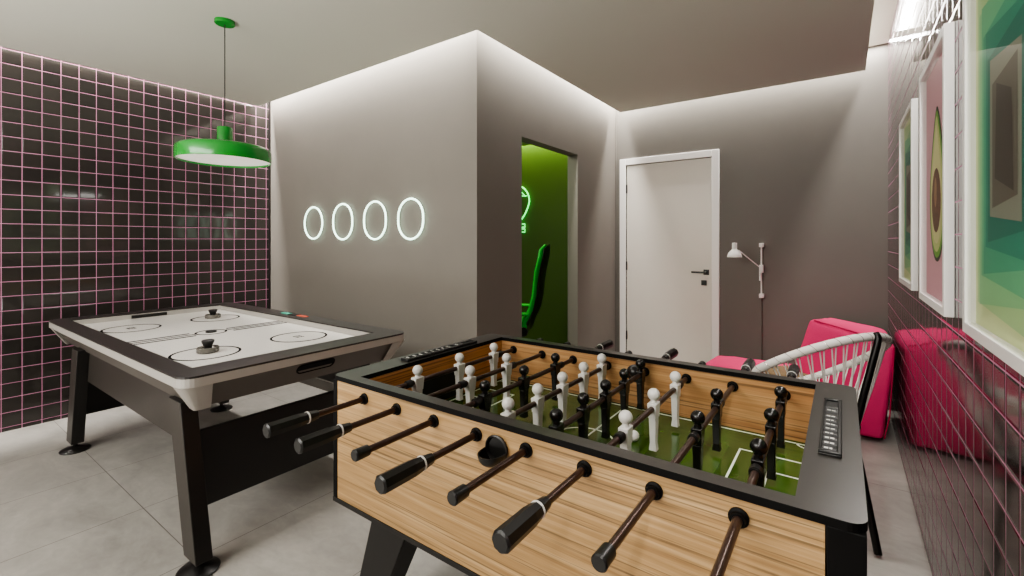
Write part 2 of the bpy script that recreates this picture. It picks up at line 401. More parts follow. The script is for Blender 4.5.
area('green_room_fill', (-2.75, 3.0, 2.42), (math.radians(12), 0, 0), .7, .5, 20, (.9, 1, .75))  # added fill to brighten the gaming chair, not a built lamp

# ------------------------------------------------------------------ camera
ya = math.atan(331.5/461.5)
cd = bpy.data.cameras.new('camera'); cam = bpy.data.objects.new('camera', cd); COL.objects.link(cam); S.camera = cam
cam.location = (0, 0, 1.32); cam.rotation_euler = (R90, 0, ya)
cd.sensor_fit = 'HORIZONTAL'; cd.sensor_width = 36; cd.lens = 461.5/1024*36
cd.shift_y = -(288-241.2)/1024; cd.clip_start = .02
cd.shift_y = -46.8/1024
# ------------------------------------------------------------------ pendant
def arc(cx, cz, r, a0, a1, n): return [(cx+r*math.cos(a0+(a1-a0)*i/n), cz+r*math.sin(a0+(a1-a0)*i/n)) for i in range(n+1)]
px, py = -3.03, 1.25
t = thing('pendant_lamp', 'green flat drum pendant lamp hanging over the air hockey table', 'lamp', (px, py, ZS))
obj('ceiling_canopy', lathe(NB(), [(0, 0), (.055, 0), (.055, -.017), (.051, -.021), (0, -.022)]), GREENL, t, smooth='auto')
obj('cable', cone(NB(), (0, 0, -.02), (0, 0, -.66), .0028, n=8), BLACKM, t, smooth='auto')
zb = 1.80-ZS
obj('lamp_shade', lathe(NB(), [(0, zb+.092), (.225, zb+.090), (.243, zb+.080), (.25, zb+.064), (.25, zb+.002), (.248, zb), (.245, zb+.002), (.245, zb+.062), (.238, zb+.074), (0, zb+.076)], n=72, close=False), GREENL, t, smooth='auto')
obj('lamp_socket', lathe(NB(), [(0, zb+.205), (.040, zb+.205), (.043, zb+.200), (.043, zb+.088), (0, zb+.088)], n=36), GREENL, t, smooth='auto')
obj('diffuser', lathe(NB(), [(0, zb+.026), (.15, zb+.022), (.2445, zb+.012), (.2445, zb+.016), (0, zb+.032)], n=72), WARMW, t, smooth='auto')
area('pendant_glow', (px, py, 1.79), (0, 0, 0), .34, .34, 5, (1, .97, .93))

# ------------------------------------------------------------------ neon wall shapes (plain stand-ins)
def neon(pts, label, nm='neon_tube_shape', m=None, y=BY-.022, group='white neon shapes on the taupe wall', closed=True, r=.0075):
    cx = sum(p[0] for p in pts)/len(pts); cz = sum(p[1] for p in pts)/len(pts)
    root = thing(nm, label, 'neon light', (cx, y, cz), group=group)
    obj('glass_tube', tube(NB(), [(p[0]-cx, 0, p[1]-cz) for p in pts], r, n=8, closed=closed), m or NEONW, root, smooth='auto')
    hi = max(pts, key=lambda p: p[1]); lo = min(pts, key=lambda p: p[1])
    for q in (hi, lo): obj('mounting_clip', cone(NB(), (q[0]-cx, .006, q[1]-cz), (q[0]-cx, .022, q[1]-cz), .005, n=8), WHITEP, root)
    return root
neon(arc(-3.888, 1.484, .142, 0, 2*PI, 48)[:-1], 'round white neon ring on the taupe wall, leftmost of the four neon shapes')
for cx, hw, lab in ((-3.447, .155, 'upright oval white neon tube, directly right of the round neon ring'), (-3.020, .160, 'upright oval white neon tube, third neon shape from the tiled wall'), (-2.606, .158, 'upright oval white neon tube, nearest to the corner of the wall')):
    top = arc(cx, 1.635-.135, .135, 0, PI, 18); bot = arc(cx, 1.335+.135, .135, PI, 2*PI, 18)
    neon(top+bot, lab)
# green neon inside the small room
g = thing('green_neon_balloon', 'green neon outline seen through the doorway on the green wall', 'neon light', (-3.27, YB-.02, 1.75))
def loc(pts): return [(x+3.27, 0, z-1.75) for x, z in pts]
bal = [(-3.27+.195*math.sin(a)*(1 if math.cos(a) > 0 else (1+.28*math.cos(a))), 1.80+(.20 if math.cos(a) > 0 else .255)*math.cos(a)) for a in [2*PI*i/40 for i in range(40)]]
obj('outline_tube', tube(NB(), loc(bal), .008, n=8, closed=True), NEONG, g)
for k in (-.11, 0, .11):
    obj('inner_tube', tube(NB(), loc([(-3.27+k*.5, 1.98-abs(k)*.3), (-3.27+k*1.25, 1.86)]), .005, n=6), NEONG, g)
obj('inner_tube', tube(NB(), loc([(-3.43, 1.87), (-3.11, 1.87)]), .005, n=6), NEONG, g)
for z in (1.49, 1.43):
    obj('base_tube', tube(NB(), loc([(-3.40, z+.04), (-3.14, z+.04), (-3.14, z), (-3.40, z)]), .006, n=6, closed=True), NEONG, g)

for x_, z_ in ((0, .25), (-.15, -.05), (.15, -.05)):
    obj('mounting_clip', cone(NB(), (x_, 0, z_), (x_, .022, z_), .006, n=8), WHITEP, g)
# ------------------------------------------------------------------ wall lamp
wl = thing('wall_lamp', 'white swing-arm reading lamp on a vertical rod beside the door', 'lamp', (-.592, YB, 1.06))
obj('wall_rod', cone(NB(), (0, -.04, -.23), (0, -.04, .235), .006, n=12), WHITEP, wl)
for z in (-.225, .225):
    obj('rod_bracket', box(NB(), -.018, .018, -.055, 0, z-.018, z+.018), WHITEP, wl, bevel=.003)
obj('slider', box(NB(), -.016, .016, -.062, -.018, -.05+.03, .05+.0), WHITEP, wl, bevel=.003)
obj('arm_joint', cone(NB(), (-.006, -.05, -.09), (-.006, -.05, -.02), .011, n=14), WHITEP, wl)
sx, sy2, sz = -.775+.592, -.24, .19
obj('swing_arm', tube(NB(), [(-.006, -.05, .01), (-.012, -.055, .03), (sx+.03, sy2+.03, sz-.012), (sx, sy2, sz-.005)], .005, n=8), WHITEP, wl)
sh = obj('lamp_shade', lathe(NB(), [(.0, .002), (.020, 0), (.021, -.055), (.026, -.062), (.048, -.085), (.058, -.112), (.060, -.125), (.057, -.125), (.052, -.105), (.03, -.075), (0, -.07)], center=(sx, sy2, sz+.055), n=32), WHITEP, wl, smooth='auto')
cbl = NB(); tube(cbl, [(0, -.02, -.23), (.002, -.012, -.5), (-.001, -.012, -1.04)], .004, n=8)
obj('power_cable', cbl, CABLEM, wl)

# ------------------------------------------------------------------ pictures on the right tiled wall
def quad(bm, pts, x, mi):
    bm.faces.new([bm.verts.new((x, y, z)) for y, z in pts]).material_index = mi
def picture(name, label, yc, zc_, w_, h_, art):
    """frame face at x = XR-.026; origin at the wall centre of the picture"""
    t = thing(name, label, 'picture', (XR, yc, zc_)); F_ = -.026
    f = NB(); o1 = [(-w_/2, -h_/2), (w_/2, -h_/2), (w_/2, h_/2), (-w_/2, h_/2)]; q = .028
    i1 = [(-w_/2+q, -h_/2+q), (w_/2-q, -h_/2+q), (w_/2-q, h_/2-q), (-w_/2+q, h_/2-q)]
    L = [[f.verts.new((x, y, z)) for y, z in lp] for x in (-.0005, F_) for lp in (o1, i1)]
    for i in range(4):
        j = (i+1) % 4
        for qd in ((L[0][i], L[0][j], L[2][j], L[2][i]), (L[1][j], L[1][i], L[3][i], L[3][j]), (L[2][i], L[2][j], L[3][j], L[3][i]), (L[0][j], L[0][i], L[1][i], L[1][j])): f.faces.new(qd)
    obj('frame', f, WHITEP, t, bevel=.0015)
    bm, mats = art(w_/2-q, h_/2-q)
    obj('print', bm, mats, t)
    gq = NB(); quad(gq, [(-w_/2+q, -h_/2+q), (w_/2-q, -h_/2+q), (w_/2-q, h_/2-q), (-w_/2+q, h_/2-q)], -.020, 0)
    obj('glass', gq, GLASS, t)
    return t
def art_quads(hw, hh):
    cols = ['#dbe6b0', '#b7d99c', '#96cf95', '#72bf8e', '#50a883', '#388f76', '#2c7866', '#8a8c7c', '#686256', '#4c443d']
    bm = NB(); n = len(cols); mats = [M('print_tone_%s' % c[1:], c, rough=.6, var=.02) for c in cols]
    quad(bm, [(-hw, -hh), (hw, -hh), (hw, hh), (-hw, hh)], -.0045, 0)
    rng = random.Random(5)
    for k in range(1, n):
        s = 1-k/(n-.2)
        ww = .052+(hw-.052)*s; ht = .075+(hh-.075)*s
        sk = (1 if k % 2 else -1)*(.03+.10*s)*.32
        quad(bm, [(-ww*(1+.15*sk), -ht-sk*.5), (ww, -ht+sk*.55), (ww*(1-.3*sk), ht+sk*.7), (-ww*(1-.2*sk), ht-sk*.5)] if k < n-1 else [(-ww, -ht-.02), (ww, -ht+.02), (ww*.8, ht+.02), (-ww*.8, ht-.02)], -.0045-.0006*k, k)
    # keep inside
    for v in bm.verts: v.co.y = max(-hw, min(hw, v.co.y)); v.co.z = max(-hh, min(hh, v.co.z))
    return bm, mats
def art_avocado(hw, hh):
    bm = NB()
    mats = [M('print_pink', '#d9a5ae', rough=.6, var=.02), M('avocado_skin', '#22331c', rough=.6, var=.3, scale=60), M('avocado_rim', '#6fa83a', rough=.6, var=.1, scale=50), M('avocado_flesh', '#c3cd84', rough=.6, var=.06, scale=40), M('avocado_core', '#d8d59a', rough=.6, var=.05), M('avocado_pit', '#6a4530', rough=.6, var=.6, scale=38), M('avocado_pit_light', '#9a7654', rough=.6, var=.5, scale=45)]
    quad(bm, [(-hw, -hh), (hw, -hh), (hw, hh), (-hw, hh)], -.0045, 0)
    def pear(k, x, mi):
        pts = []
        for i in range(64):
            a = 2*PI*i/64; s, c = math.sin(a), math.cos(a)
            z = -.015+.285*c
            wd = .168*(1-.30*max(0, c)**1.1-.16*c)+.0
            pts.append((s*(wd-k), z-(k*1.2*c)))
        quad(bm, pts, x, mi)
    pear(0, -.0055, 1); pear(.012, -.0061, 2); pear(.030, -.0067, 3); pear(.055, -.0073, 4)
    quad(bm, [(.098*math.sin(2*PI*i/48), -.075+.118*math.cos(2*PI*i/48)) for i in range(48)], -.0079, 5)
    quad(bm, [(.012+.030*math.sin(2*PI*i/24), -.045+.055*math.cos(2*PI*i/24)) for i in range(24)], -.0083, 6)
    return bm, mats
picture('framed_print', 'large green nested-rectangle print in a white frame, nearest and cut by the photo edge', 1.395, 1.545, .62, .93, art_quads)
picture('framed_print', 'white framed print of a halved avocado on a pink ground', 2.285, 1.545, .60, .93, art_avocado)
picture('framed_print', 'green nested-rectangle print in a white frame, farthest along the tiled wall', 3.15, 1.538, .60, .90, art_quads)

# ------------------------------------------------------------------ air hockey table
ax0, ax1, ay0, ay1 = -4.29, -2.035, .688, 1.81          # outer top
ix0, ix1, iy0, iy1 = -4.185, -2.185, .778, 1.69          # playing field
A = thing('air_hockey_table', 'long air hockey table with white playing field beside the tiled wall', 'game table', ((ax0+ax1)/2, (ay0+ay1)/2, 0))
OX, OY = (ax0+ax1)/2, (ay0+ay1)/2
def sh_(bm, dx=-OX, dy=-OY, dz=0):
    bmesh.ops.translate(bm, verts=bm.verts[:], vec=(dx, dy, dz)); return bm
HT = .797
N6 = 6
outer = rrect(ax0, ax1, ay0, ay1, .06, N6); inner = rrect(ix0, ix1, iy0, iy1, .0005, N6)
obj('top_rim', sh_(ringprism(NB(), outer, inner, HT-.008, HT)), CHAR, A)
outer2 = rrect(ax0-.001, ax1+.001, ay0-.001, ay1+.001, .061, N6)
obj('edge_band', sh_(ringprism(NB(), outer2, rrect(ix0-.012, ix1+.012, iy0-.012, iy1+.012, .0005, N6), HT-.043, HT-.0082)), LGREY, A)
obj('inner_wall', sh_(ringprism(NB(), rrect(ix0-.0105, ix1+.0105, iy0-.0105, iy1+.0105, .0005, N6), rrect(ix0+.006, ix1-.006, iy0+.006, iy1-.006, .0005, N6), HT-.045, HT-.0085)), LGREY, A)
pf = obj('playing_field', sh_(box(NB(), ix0-.008, ix1+.008, iy0-.008, iy1+.008, HT-.056, HT-.040)), PLAYS, A)
# markings
def ringmark(bm, cx, cy, r, w_, z, n=56, h=.0009):
    ringprism(bm, [(cx+(r+w_/2)*math.cos(2*PI*i/n), cy+(r+w_/2)*math.sin(2*PI*i/n)) for i in range(n)], [(cx+(r-w_/2)*math.cos(2*PI*i/n), cy+(r-w_/2)*math.sin(2*PI*i/n)) for i in range(n)], z, z+h)
zf = HT-.040
mx_, my_ = (ix0+ix1)/2+.005, (iy0+iy1)/2
def mark(nm, b_): return obj(nm, sh_(b_), LINEK, A)
def rm(*a_):
    b_ = NB(); ringmark(b_, *a_); return b_
for sx_ in (-.555, .572):
    for sy_ in (-1, 1): mark('face_off_circle', rm(mx_+sx_, my_+sy_*.245, .148, .012, zf))
mark('centre_circle', rm(mx_, my_, .080, .012, zf))
for q in (-.050, 0, .050):
    for ya_, yb_ in ((iy0, my_-(.10 if q else .078)), (my_+(.10 if q else .078), iy1)):
        mark('centre_line', box(NB(), mx_+q-(.0085 if q else .006), mx_+q+(.0085 if q else .006), ya_+.008, yb_, zf, zf+.0016))
for cx, cy in ((mx_-.555, my_-.245), (mx_+.572, my_+.245)):
    for k in range(3):
        b_ = NB(); prism(b_, [(cx-.034+.022*k, cy-.022), (cx-.018+.022*k, cy-.022), (cx-.018+.022*k, cy-.017), (cx-.029+.022*k, cy-.017), (cx-.029+.022*k, cy+.013), (cx-.018+.022*k, cy+.013), (cx-.018+.022*k, cy+.018), (cx-.034+.022*k, cy+.018)], zf, zf+.0009)
        mark('small_emblem', b_)
# goal slots
for xx in (ix0+.0055, ix1-.0105):
    obj('goal_slot', sh_(box(NB(), xx, xx+.005, my_-.13, my_+.085, zf+.004, zf+.026)), BLACK, A)
# flared body
def frustum(bm, x0, x1, y0, y1, z1, X0, X1, Y0, Y1, z0): return hexa(bm, [(X0, Y0, z0), (X1, Y0, z0), (X1, Y1, z0), (X0, Y1, z0)], [(x0, y0, z1), (x1, y0, z1), (x1, y1, z1), (x0, y1, z1)])
e = .022; fi = .080
obj('flared_body', sh_(frustum(NB(), ax0+e, ax1-e, ay0+e, ay1-e, HT-.043, ax0+fi, ax1-fi, ay0+fi, ay1-fi, .648)), BODYM, A)
for cx, cy, s1, s2 in ((ax1, ay0, -1, 1), (ax0, ay0, 1, 1), (ax1, ay1, -1, -1), (ax0, ay1, 1, -1)):
    c = NB()
    def P2(dx, dy, z): return (cx+s1*dx, cy+s2*dy, z)
    tz, bz = HT-.0435, .640
    up = [P2(.002, .055, tz), P2(.008, .022, tz), P2(.022, .008, tz), P2(.055, .002, tz), P2(.11, .004, tz), P2(.05, .05, tz), P2(.004, .11, tz)]
    dn = [P2(fi-.010, fi+.006, bz), P2(fi-.008, fi-.002, bz), P2(fi-.002, fi-.008, bz), P2(fi+.006, fi-.010, bz), P2(fi+.05, fi-.008, bz), P2(fi+.03, fi+.03, bz), P2(fi-.008, fi+.05, bz)]
    vu = [c.verts.new(p) for p in up]; vd = [c.verts.new(p) for p in dn]
    c.faces.new(vu); c.faces.new(vd[::-1])
    for i in range(7): c.faces.new((vu[i], vu[(i+1) % 7], vd[(i+1) % 7], vd[i]))
    obj('corner_cap', sh_(c), LGREY, A, smooth='auto')
# goal ball return pocket on the near end face
def endx(z): return ax1-e-(fi-e)*((HT-.043)-z)/((HT-.043)-.648)
pk = NB(); n = 20; pr = []
for i in range(n):
    a = 2*PI*i/n; cy = my_+.03+(.075 if math.cos(a) > 0 else -.075)+.024*math.cos(a); cz = .716+.024*math.sin(a); pr.append((cy, cz))
V1 = [pk.verts.new((endx(z)+.004, y, z)) for y, z in pr]; V2 = [pk.verts.new((endx(z)-.01, y, z)) for y, z in pr]
V3 = [pk.verts.new((endx(z)+.004, (y-my_-.03)*.93+my_+.03, (z-.716)*.78+.716)) for y, z in pr]; V4 = [pk.verts.new((endx(z)+.0012, (y-my_-.03)*.93+my_+.03, (z-.716)*.78+.716)) for y, z in pr]
for i in range(n):
    j = (i+1) % n
    pk.faces.new((V1[i], V1[j], V2[j], V2[i])); pk.faces.new((V1[j], V1[i], V3[i], V3[j])); pk.faces.new((V3[j], V3[i], V4[i], V4[j]))
pk.faces.new(V4)
obj('puck_return', sh_(pk), EDGEM, A)
# apron, end panels, legs
obj('side_apron', sh_(box(NB(), -3.86, -2.26, .785, .803, .455, .65)), CHARLIT, A)  # front apron lighter than the rear one: light painted into its colour
obj('side_apron', sh_(box(NB(), -3.86, -2.26, 1.66, 1.678, .455, .65)), CHAR, A)
for xx in (-2.205, -3.985):
    obj('end_panel', sh_(box(NB(), xx, xx+.02, .80, 1.66, .203, .528)), CHARD, A, bevel=.002)
def hleg(xt, xb, y0, y1, wt, wb):
    c = NB(); hexa(c, [(xb-wb/2, y0, .055), (xb+wb/2, y0, .055), (xb+wb/2, y1, .055), (xb-wb/2, y1, .055)], [(xt-wt/2, y0, .66), (xt+wt/2, y0, .66), (xt+wt/2, y1, .66), (xt-wt/2, y1, .66)])
    lg = obj('leg', sh_(c), [CHARD, CHARLIT], A, bevel=.003)
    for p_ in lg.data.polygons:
        if abs(p_.normal.y) > .8: p_.material_index = 1  # Y-facing sides lighter, as if lit; the light is in the colour
    fx = xb; fy = (y0+y1)/2
    obj('leveling_foot', sh_(lathe(NB(), [(0, .0), (.074, .0), (.076, .006), (.070, .012), (.026, .024), (.012, .03), (.012, .062), (0, .062)], center=(fx, fy, 0), n=36)), BLACK, lg, smooth='auto')
hleg(-2.262, -2.100, .738, .80, .128, .118); hleg(-3.800, -3.945, .728, .79, .128, .118)
hleg(-2.262, -2.118, 1.60, 1.662, .128, .118); hleg(-3.845, -3.975, 1.585, 1.647, .128, .118)
# control buttons
for xx, mt in ((-3.27, TEAL), (-3.06, REDL)):
    obj('button', sh_(box(NB(), xx-.055, xx+.055, 1.745, 1.775, HT-.0005, HT+.004)), mt, A, bevel=.002)
obj('score_display', sh_(box(NB(), -3.21, -3.12, 1.735, 1.785, HT-.0005, HT+.005)), BLACK, A, bevel=.002)
# mallets and puck
def mallet(x, y, lab):
    m_ = thing('air_hockey_mallet', lab, 'mallet', (x, y, zf), group='air hockey mallets')
    obj('base', lathe(NB(), [(0, .0005), (.047, .0005), (.050, .004), (.050, .024), (.046, .028), (.036, .024), (.030, .012), (0, .012)], n=40), CLEAR, m_, smooth='auto')
    obj('grip', lathe(NB(), [(0, .010), (.019, .010), (.017, .03), (.027, .048), (.029, .060), (.024, .063), (0, .062)], n=32), CHARD, m_, smooth='auto')
mallet(mx_+.560, my_-.232, 'clear mallet with black grip on the near half of the air hockey field')
mallet(mx_-.575, my_+.235, 'clear mallet with black grip on the far half of the air hockey field')
p = obj('air_hockey_puck', lathe(NB(), [(0, 0), (.029, 0), (.031, .002), (.031, .005), (.029, .007), (0, .007)], n=32), BLACK, smooth='auto', loc=(mx_, my_, zf+.0009))
tag(p, 'thin black puck on the centre circle of the air hockey table', 'puck')

# ------------------------------------------------------------------ foosball table
FX, FY = -.696, 1.366
FT = thing('foosball_table', 'large foosball table with light oak sides and black rim in the foreground', 'game table', (FX, FY, 0), math.radians(.1))
x0, x1, y0, y1 = -.731, .728, -.437, .442         # local outer
u0, u1, v0, v1 = -.630, .625, -.397, .397         # local inner well
ZT = .862; ZF = .668
rimo = rrect(x0, x1, y0, y1, .028, 6); rimi = rrect(u0, u1, v0, v1, .0006, 6)
tr = obj('top_rim', ringprism(NB(), rimo, rimi, ZT-.0155, ZT), [RIMM, EDGEM], FT)
for p_ in tr.data.polygons:
    if abs(p_.normal.z) < .5: p_.material_index = 1
w1 = NB()
box(w1, x0+.024, x1-.058, y0+.004, y0+.03, .445, ZT-.0158)
obj('side_panel', w1, OAK, FT)
obj('side_panel', box(NB(), x0+.024, x1-.024, y1-.03, y1-.004, .445, ZT-.0158), OAK, FT)
for xx in (x0+.004, x1-.03):
    obj('end_panel', box(NB(), xx, xx+.026, y0+.03, y1-.03, .445, ZT-.0158), OAKY, FT)
for q_ in ((x0+.002, x0+.0235, y0+.002, y0+.026), (x0+.002, x0+.0235, y1-.026, y1-.002), (x1-.0235, x1-.002, y1-.026, y1-.002)):
    obj('corner_post', box(NB(), *q_, .43, ZT-.0158), EDGEM, FT, bevel=.002)
b = NB()
hexa(b, [(x1-.047, y0+.001, .43), (x1-.002, y0+.001, .43), (x1-.002, y0+.029, .43), (x1-.047, y0+.029, .43)], [(x1-.0575, y0+.001, ZT-.0158), (x1-.002, y0+.001, ZT-.0158), (x1-.002, y0+.029, ZT-.0158), (x1-.0575, y0+.029, ZT-.0158)])
obj('corner_post', b, EDGEM, FT, bevel=.002)
obj('base_board', box(NB(), x0+.002, x1-.002, y0+.001, y1-.001, .43, .4445), BLACK, FT)
# inner lining
obj('inner_lining', box(NB(), u0-.002, u1+.002, v1, v1+.006, ZF, ZT-.0158), OAKI, FT)
obj('inner_lining', box(NB(), u0-.002, u1+.002, v0-.006, v0, ZF, ZT-.0158), OAKI, FT)
obj('inner_lining', box(NB(), u1, u1+.006, v0, v1, ZF, ZT-.0158), OAKY, FT)
b = NB(); gz = .785
box(b, u0-.006, u0, v0, -.13, ZF, ZT-.0158); box(b, u0-.006, u0, .13, v1, ZF, ZT-.0158); box(b, u0-.006, u0, -.13, .13, gz, ZT-.0158)
obj('inner_lining', b, OAKY, FT)
obj('goal_box', box(NB(), u0-.008, u0-.0061, -.13, .13, ZF, gz), BLACK, FT)
obj('goal_box', box(NB(), u1-.003, u1-.0005, -.13, .13, ZF+.001, gz), BLACK, FT)
obj('playing_field', box(NB(), u0, u1, v0, v1, ZF-.012, ZF), TURF, FT)
b = NB(); L = .006; zz = ZF+.0008
def ln(xa, xb, ya, yb): box(b, min(xa, xb), max(xa, xb), min(ya, yb), max(ya, yb), ZF, zz)
bx0, bx1, by0, by1 = u0+.02, u1-.02, v0+.018, v1-.018
ln(bx0, bx1, by0, by0+L); ln(bx0, bx1, by1-L, by1); ln(bx0, bx0+L, by0, by1); ln(bx1-L, bx1, by0, by1); ln(-L/2, L/2, by0, by1)
for s in (-1, 1):
    e_ = bx1 if s > 0 else bx0
    ln(e_, e_-s*.175, .225, .225+L); ln(e_, e_-s*.175, -.225-L, -.225); ln(e_-s*.175, e_-s*(.175-L), -.23, .23)
    ln(e_, e_-s*.085, .115, .115+L); ln(e_, e_-s*.085, -.115-L, -.115); ln(e_-s*.085, e_-s*(.085-L), -.12, .12)
ringmark(b, 0, 0, .10, L, ZF, h=.0008)
for cx, cy, a0 in ((bx0, by0, 0), (bx1, by0, PI/2), (bx1, by1, PI), (bx0, by1, 1.5*PI)):
    pts = [(cx+.03*math.cos(a0+PI/2*i/8), cy+.03*math.sin(a0+PI/2*i/8)) for i in range(9)]
    for i in range(8):
        dxy = Vector((pts[i+1][0]-pts[i][0], pts[i+1][1]-pts[i][1])).normalized(); nx, ny = -dxy.y*.003, dxy.x*.003
        prism(b, [(pts[i][0]+nx, pts[i][1]+ny), (pts[i+1][0]+nx, pts[i+1][1]+ny), (pts[i+1][0]-nx, pts[i+1][1]-ny), (pts[i][0]-nx, pts[i][1]-ny)], ZF, zz)
obj('field_line', b, LINEW, FT)
# legs
def fleg(sx_, sy_):
    c = NB(); xo, yo = sx_*.555, sy_*.405
    tp = [(xo, yo), (xo-sx_*0.0, yo-sy_*.10), (xo-sx_*.165, yo-sy_*.10), (xo-sx_*.165, yo)]
    xb, yb_ = sx_*.655, sy_*.43
    tb = [(xb, yb_), (xb, yb_-sy_*.07), (xb-sx_*.10, yb_-sy_*.07), (xb-sx_*.10, yb_)]
    hexa(c, [(x, y, .02) for x, y in tb], [(x, y, .4302) for x, y in tp])
    lg = obj('leg', c, BLACK, FT, bevel=.004)
    obj('leveling_foot', lathe(NB(), [(0, 0), (.035, 0), (.035, .008), (.012, .014), (.012, .03), (0, .03)], center=(xb-sx_*.05, yb_-sy_*.035, 0), n=24), BLACKM, lg)
for a in (-1, 1):
    for c in (-1, 1): fleg(a, c)
# bushings where the rods pass the walls, both faces
zr = .812
RX = [-.559+.1568*k for k in range(8)]
for x in RX:
    for ya_, yb_ in ((y0+.004, y0-.010), (v1+.0005, v1-.013), (v0-.0005, v0+.013), (y1-.004, y1+.010)):
        s = 1 if yb_ > ya_ else -1
        c = NB(); lathe(c, [(0, 0), (.0178, 0), (.018, s*.004), (.014, s*.007), (.013, abs(yb_-ya_)*s), (0, abs(yb_-ya_)*s)], center=(x, ya_, zr), n=24, axis='y')
        obj('rod_bushing', c, EDGEM, FT, smooth='auto')
def player_bm(bm, y):
    z = zr
    ball(bm, (0, y, z+.040), .0185, u=20, v=14)
    cone(bm, (0, y, z+.014), (0, y, z+.026), .010, .009, n=12)
    # torso
    hexa(bm, [(-.0125, y-.017, z-.030), (.0125, y-.017, z-.030), (.0125, y+.017, z-.030), (-.0125, y+.017, z-.030)], [(-.0135, y-.0215, z+.016), (.0135, y-.0215, z+.016), (.0135, y+.0215, z+.016), (-.0135, y+.0215, z+.016)])
    hexa(bm, [(-.009, y-.010, z-.118), (.009, y-.010, z-.118), (.009, y+.010, z-.118), (-.009, y+.010, z-.118)], [(-.011, y-.0155, z-.029), (.011, y-.0155, z-.029), (.011, y+.0155, z-.029), (-.011, y+.0155, z-.029)])
    hexa(bm, [(-.012, y-.0115, z-.130), (.012, y-.0115, z-.130), (.012, y+.0115, z-.130), (-.012, y+.0115, z-.130)], [(-.009, y-.0105, z-.104), (.009, y-.0105, z-.104), (.009, y+.0105, z-.104), (-.009, y+.0105, z-.104)])
    return bm
TEAMS = [('w', (-.225, 0, .225)), ('w', (-.112, .112)), ('k', (-.225, 0, .225)), ('w', (-.318, -.159, 0, .159, .318)), ('k', (-.318, -.159, 0, .159, .318)), ('w', (-.225, 0, .225)), ('k', (-.114, .114)), ('k', (-.235, .0, .232))]
OFFY = [.02, .015, .02, .025, .03, .032, .03, .05]
for k, (x, (team, ys)) in enumerate(zip(RX, TEAMS)):
    near = team == 'w'; off = OFFY[k]
    yn = y0-(.161 if near else .227); yf = y1+(.20 if not near else .17)
    r = obj('rod', cone(NB(), (0, y0-.205 if near else yn, zr), (0, yf, zr), .0086, n=20), RODM, FT, smooth='auto', loc=(x, 0, 0))
    r['label'] = 'rod with %s players' % ('white' if near else 'black')
    for y in ys: obj('player', player_bm(NB(), y+off), PW if near else PK, r, smooth='auto', bevel=.0022)
    for yy in (ys[0]+off-.042, ys[-1]+off+.042):
        c = NB(); cone(c, (0, yy-.011, zr), (0, yy+.011, zr), .0135, n=20); cone(c, (0, yy-.014, zr), (0, yy-.011, zr), .0115, n=20); cone(c, (0, yy+.011, zr), (0, yy+.014, zr), .0115, n=20)
        obj('rubber_bumper', c, BLACK, r, smooth='auto')
    def grip(ya_, s):
        c = NB(); cone(c, (0, ya_, zr), (0, ya_+s*.030, zr), .0125, .0165, n=8); obj('handle_collar', c, BLACK, r, bevel=.001)
        cone_ = NB(); cone(cone_, (0, ya_+s*.030, zr), (0, ya_+s*.034, zr), .0172, n=24); obj('white_ring', cone_, PW, r, smooth='auto')
        c = NB(); cone(c, (0, ya_+s*.034, zr), (0, ya_+s*.06, zr), .0165, .0195, n=8); cone(c, (0, ya_+s*.06, zr), (0, ya_+s*.146, zr), .0195, .0205, n=8); cone(c, (0, ya_+s*.146, zr), (0, ya_+s*.150, zr), .0205, .0165, n=8)
        obj('handle', c, BLACK, r, smooth='auto')
    def cap(ya_, s):
        c = NB(); cone(c, (0, ya_, zr), (0, ya_+s*.036, zr), .0135, .0145, n=20); cone(c, (0, ya_+s*.036, zr), (0, ya_+s*.039, zr), .0145, .012, n=20)
        obj('end_cap', c, BLACK, r, smooth='auto')
    if near: grip(y0-.161, -1); cap(yf-.01, 1)
    else: cap(yn+.005, -1); grip(yf-.01, 1)
# ball serving cups
cux, cuz = -.020, .793
c = NB()
lathe(c, [(.033, 0), (.035, -.006), (.031, -.008), (.028, -.004), (.027, .006), (0, .008)], center=(cux, y0+.003, cuz), axis='y', n=36)
obj('cup_ring', c, BLACK, FT, smooth='auto')
c = NB(); n = 24
def shell(r0, dep, inset):
    rows = []
    for k in range(11):
        q = k/10; rr = r0*math.sqrt(max(0, 1-q**2.6))
        rows.append([c.verts.new((cux+rr*math.cos(PI+PI*i/n), y0-.003-dep*q, cuz-.002+inset+rr*math.sin(PI+PI*i/n)*1.02)) for i in range(n+1)])
    for k in range(10):
        for i in range(n): c.faces.new((rows[k][i], rows[k][i+1], rows[k+1][i+1], rows[k+1][i]))
    return rows
ro = shell(.034, .058, 0); ri = shell(.0305, .054, 0)
for k in range(10):
    for i in (0, n): c.faces.new((ro[k][i], ro[k+1][i], ri[k+1][i], ri[k][i]))
bmesh.ops.remove_doubles(c, verts=c.verts[:], dist=.00002)
obj('serving_cup', c, BLACK, FT, smooth='auto')
c = NB(); lathe(c, [(0, .0), (.034, 0), (.034, -.008), (.026, -.012), (.022, -.006), (0, -.004)], center=(.03, v1-.0005, .800), axis='y', n=28)
ball(c, (.03, v1-.012, .806), .022)
obj('ball_inlet', c, BLACK, FT, smooth='auto')
bl = obj('foosball_ball', ball(NB(), (0, 0, 0), .0172, u=24, v=16), BALLM, smooth=True, loc=(-.555, 1.454, ZF+.018))
tag(bl, 'small white ball lying near the centre circle of the foosball pitch', 'ball')
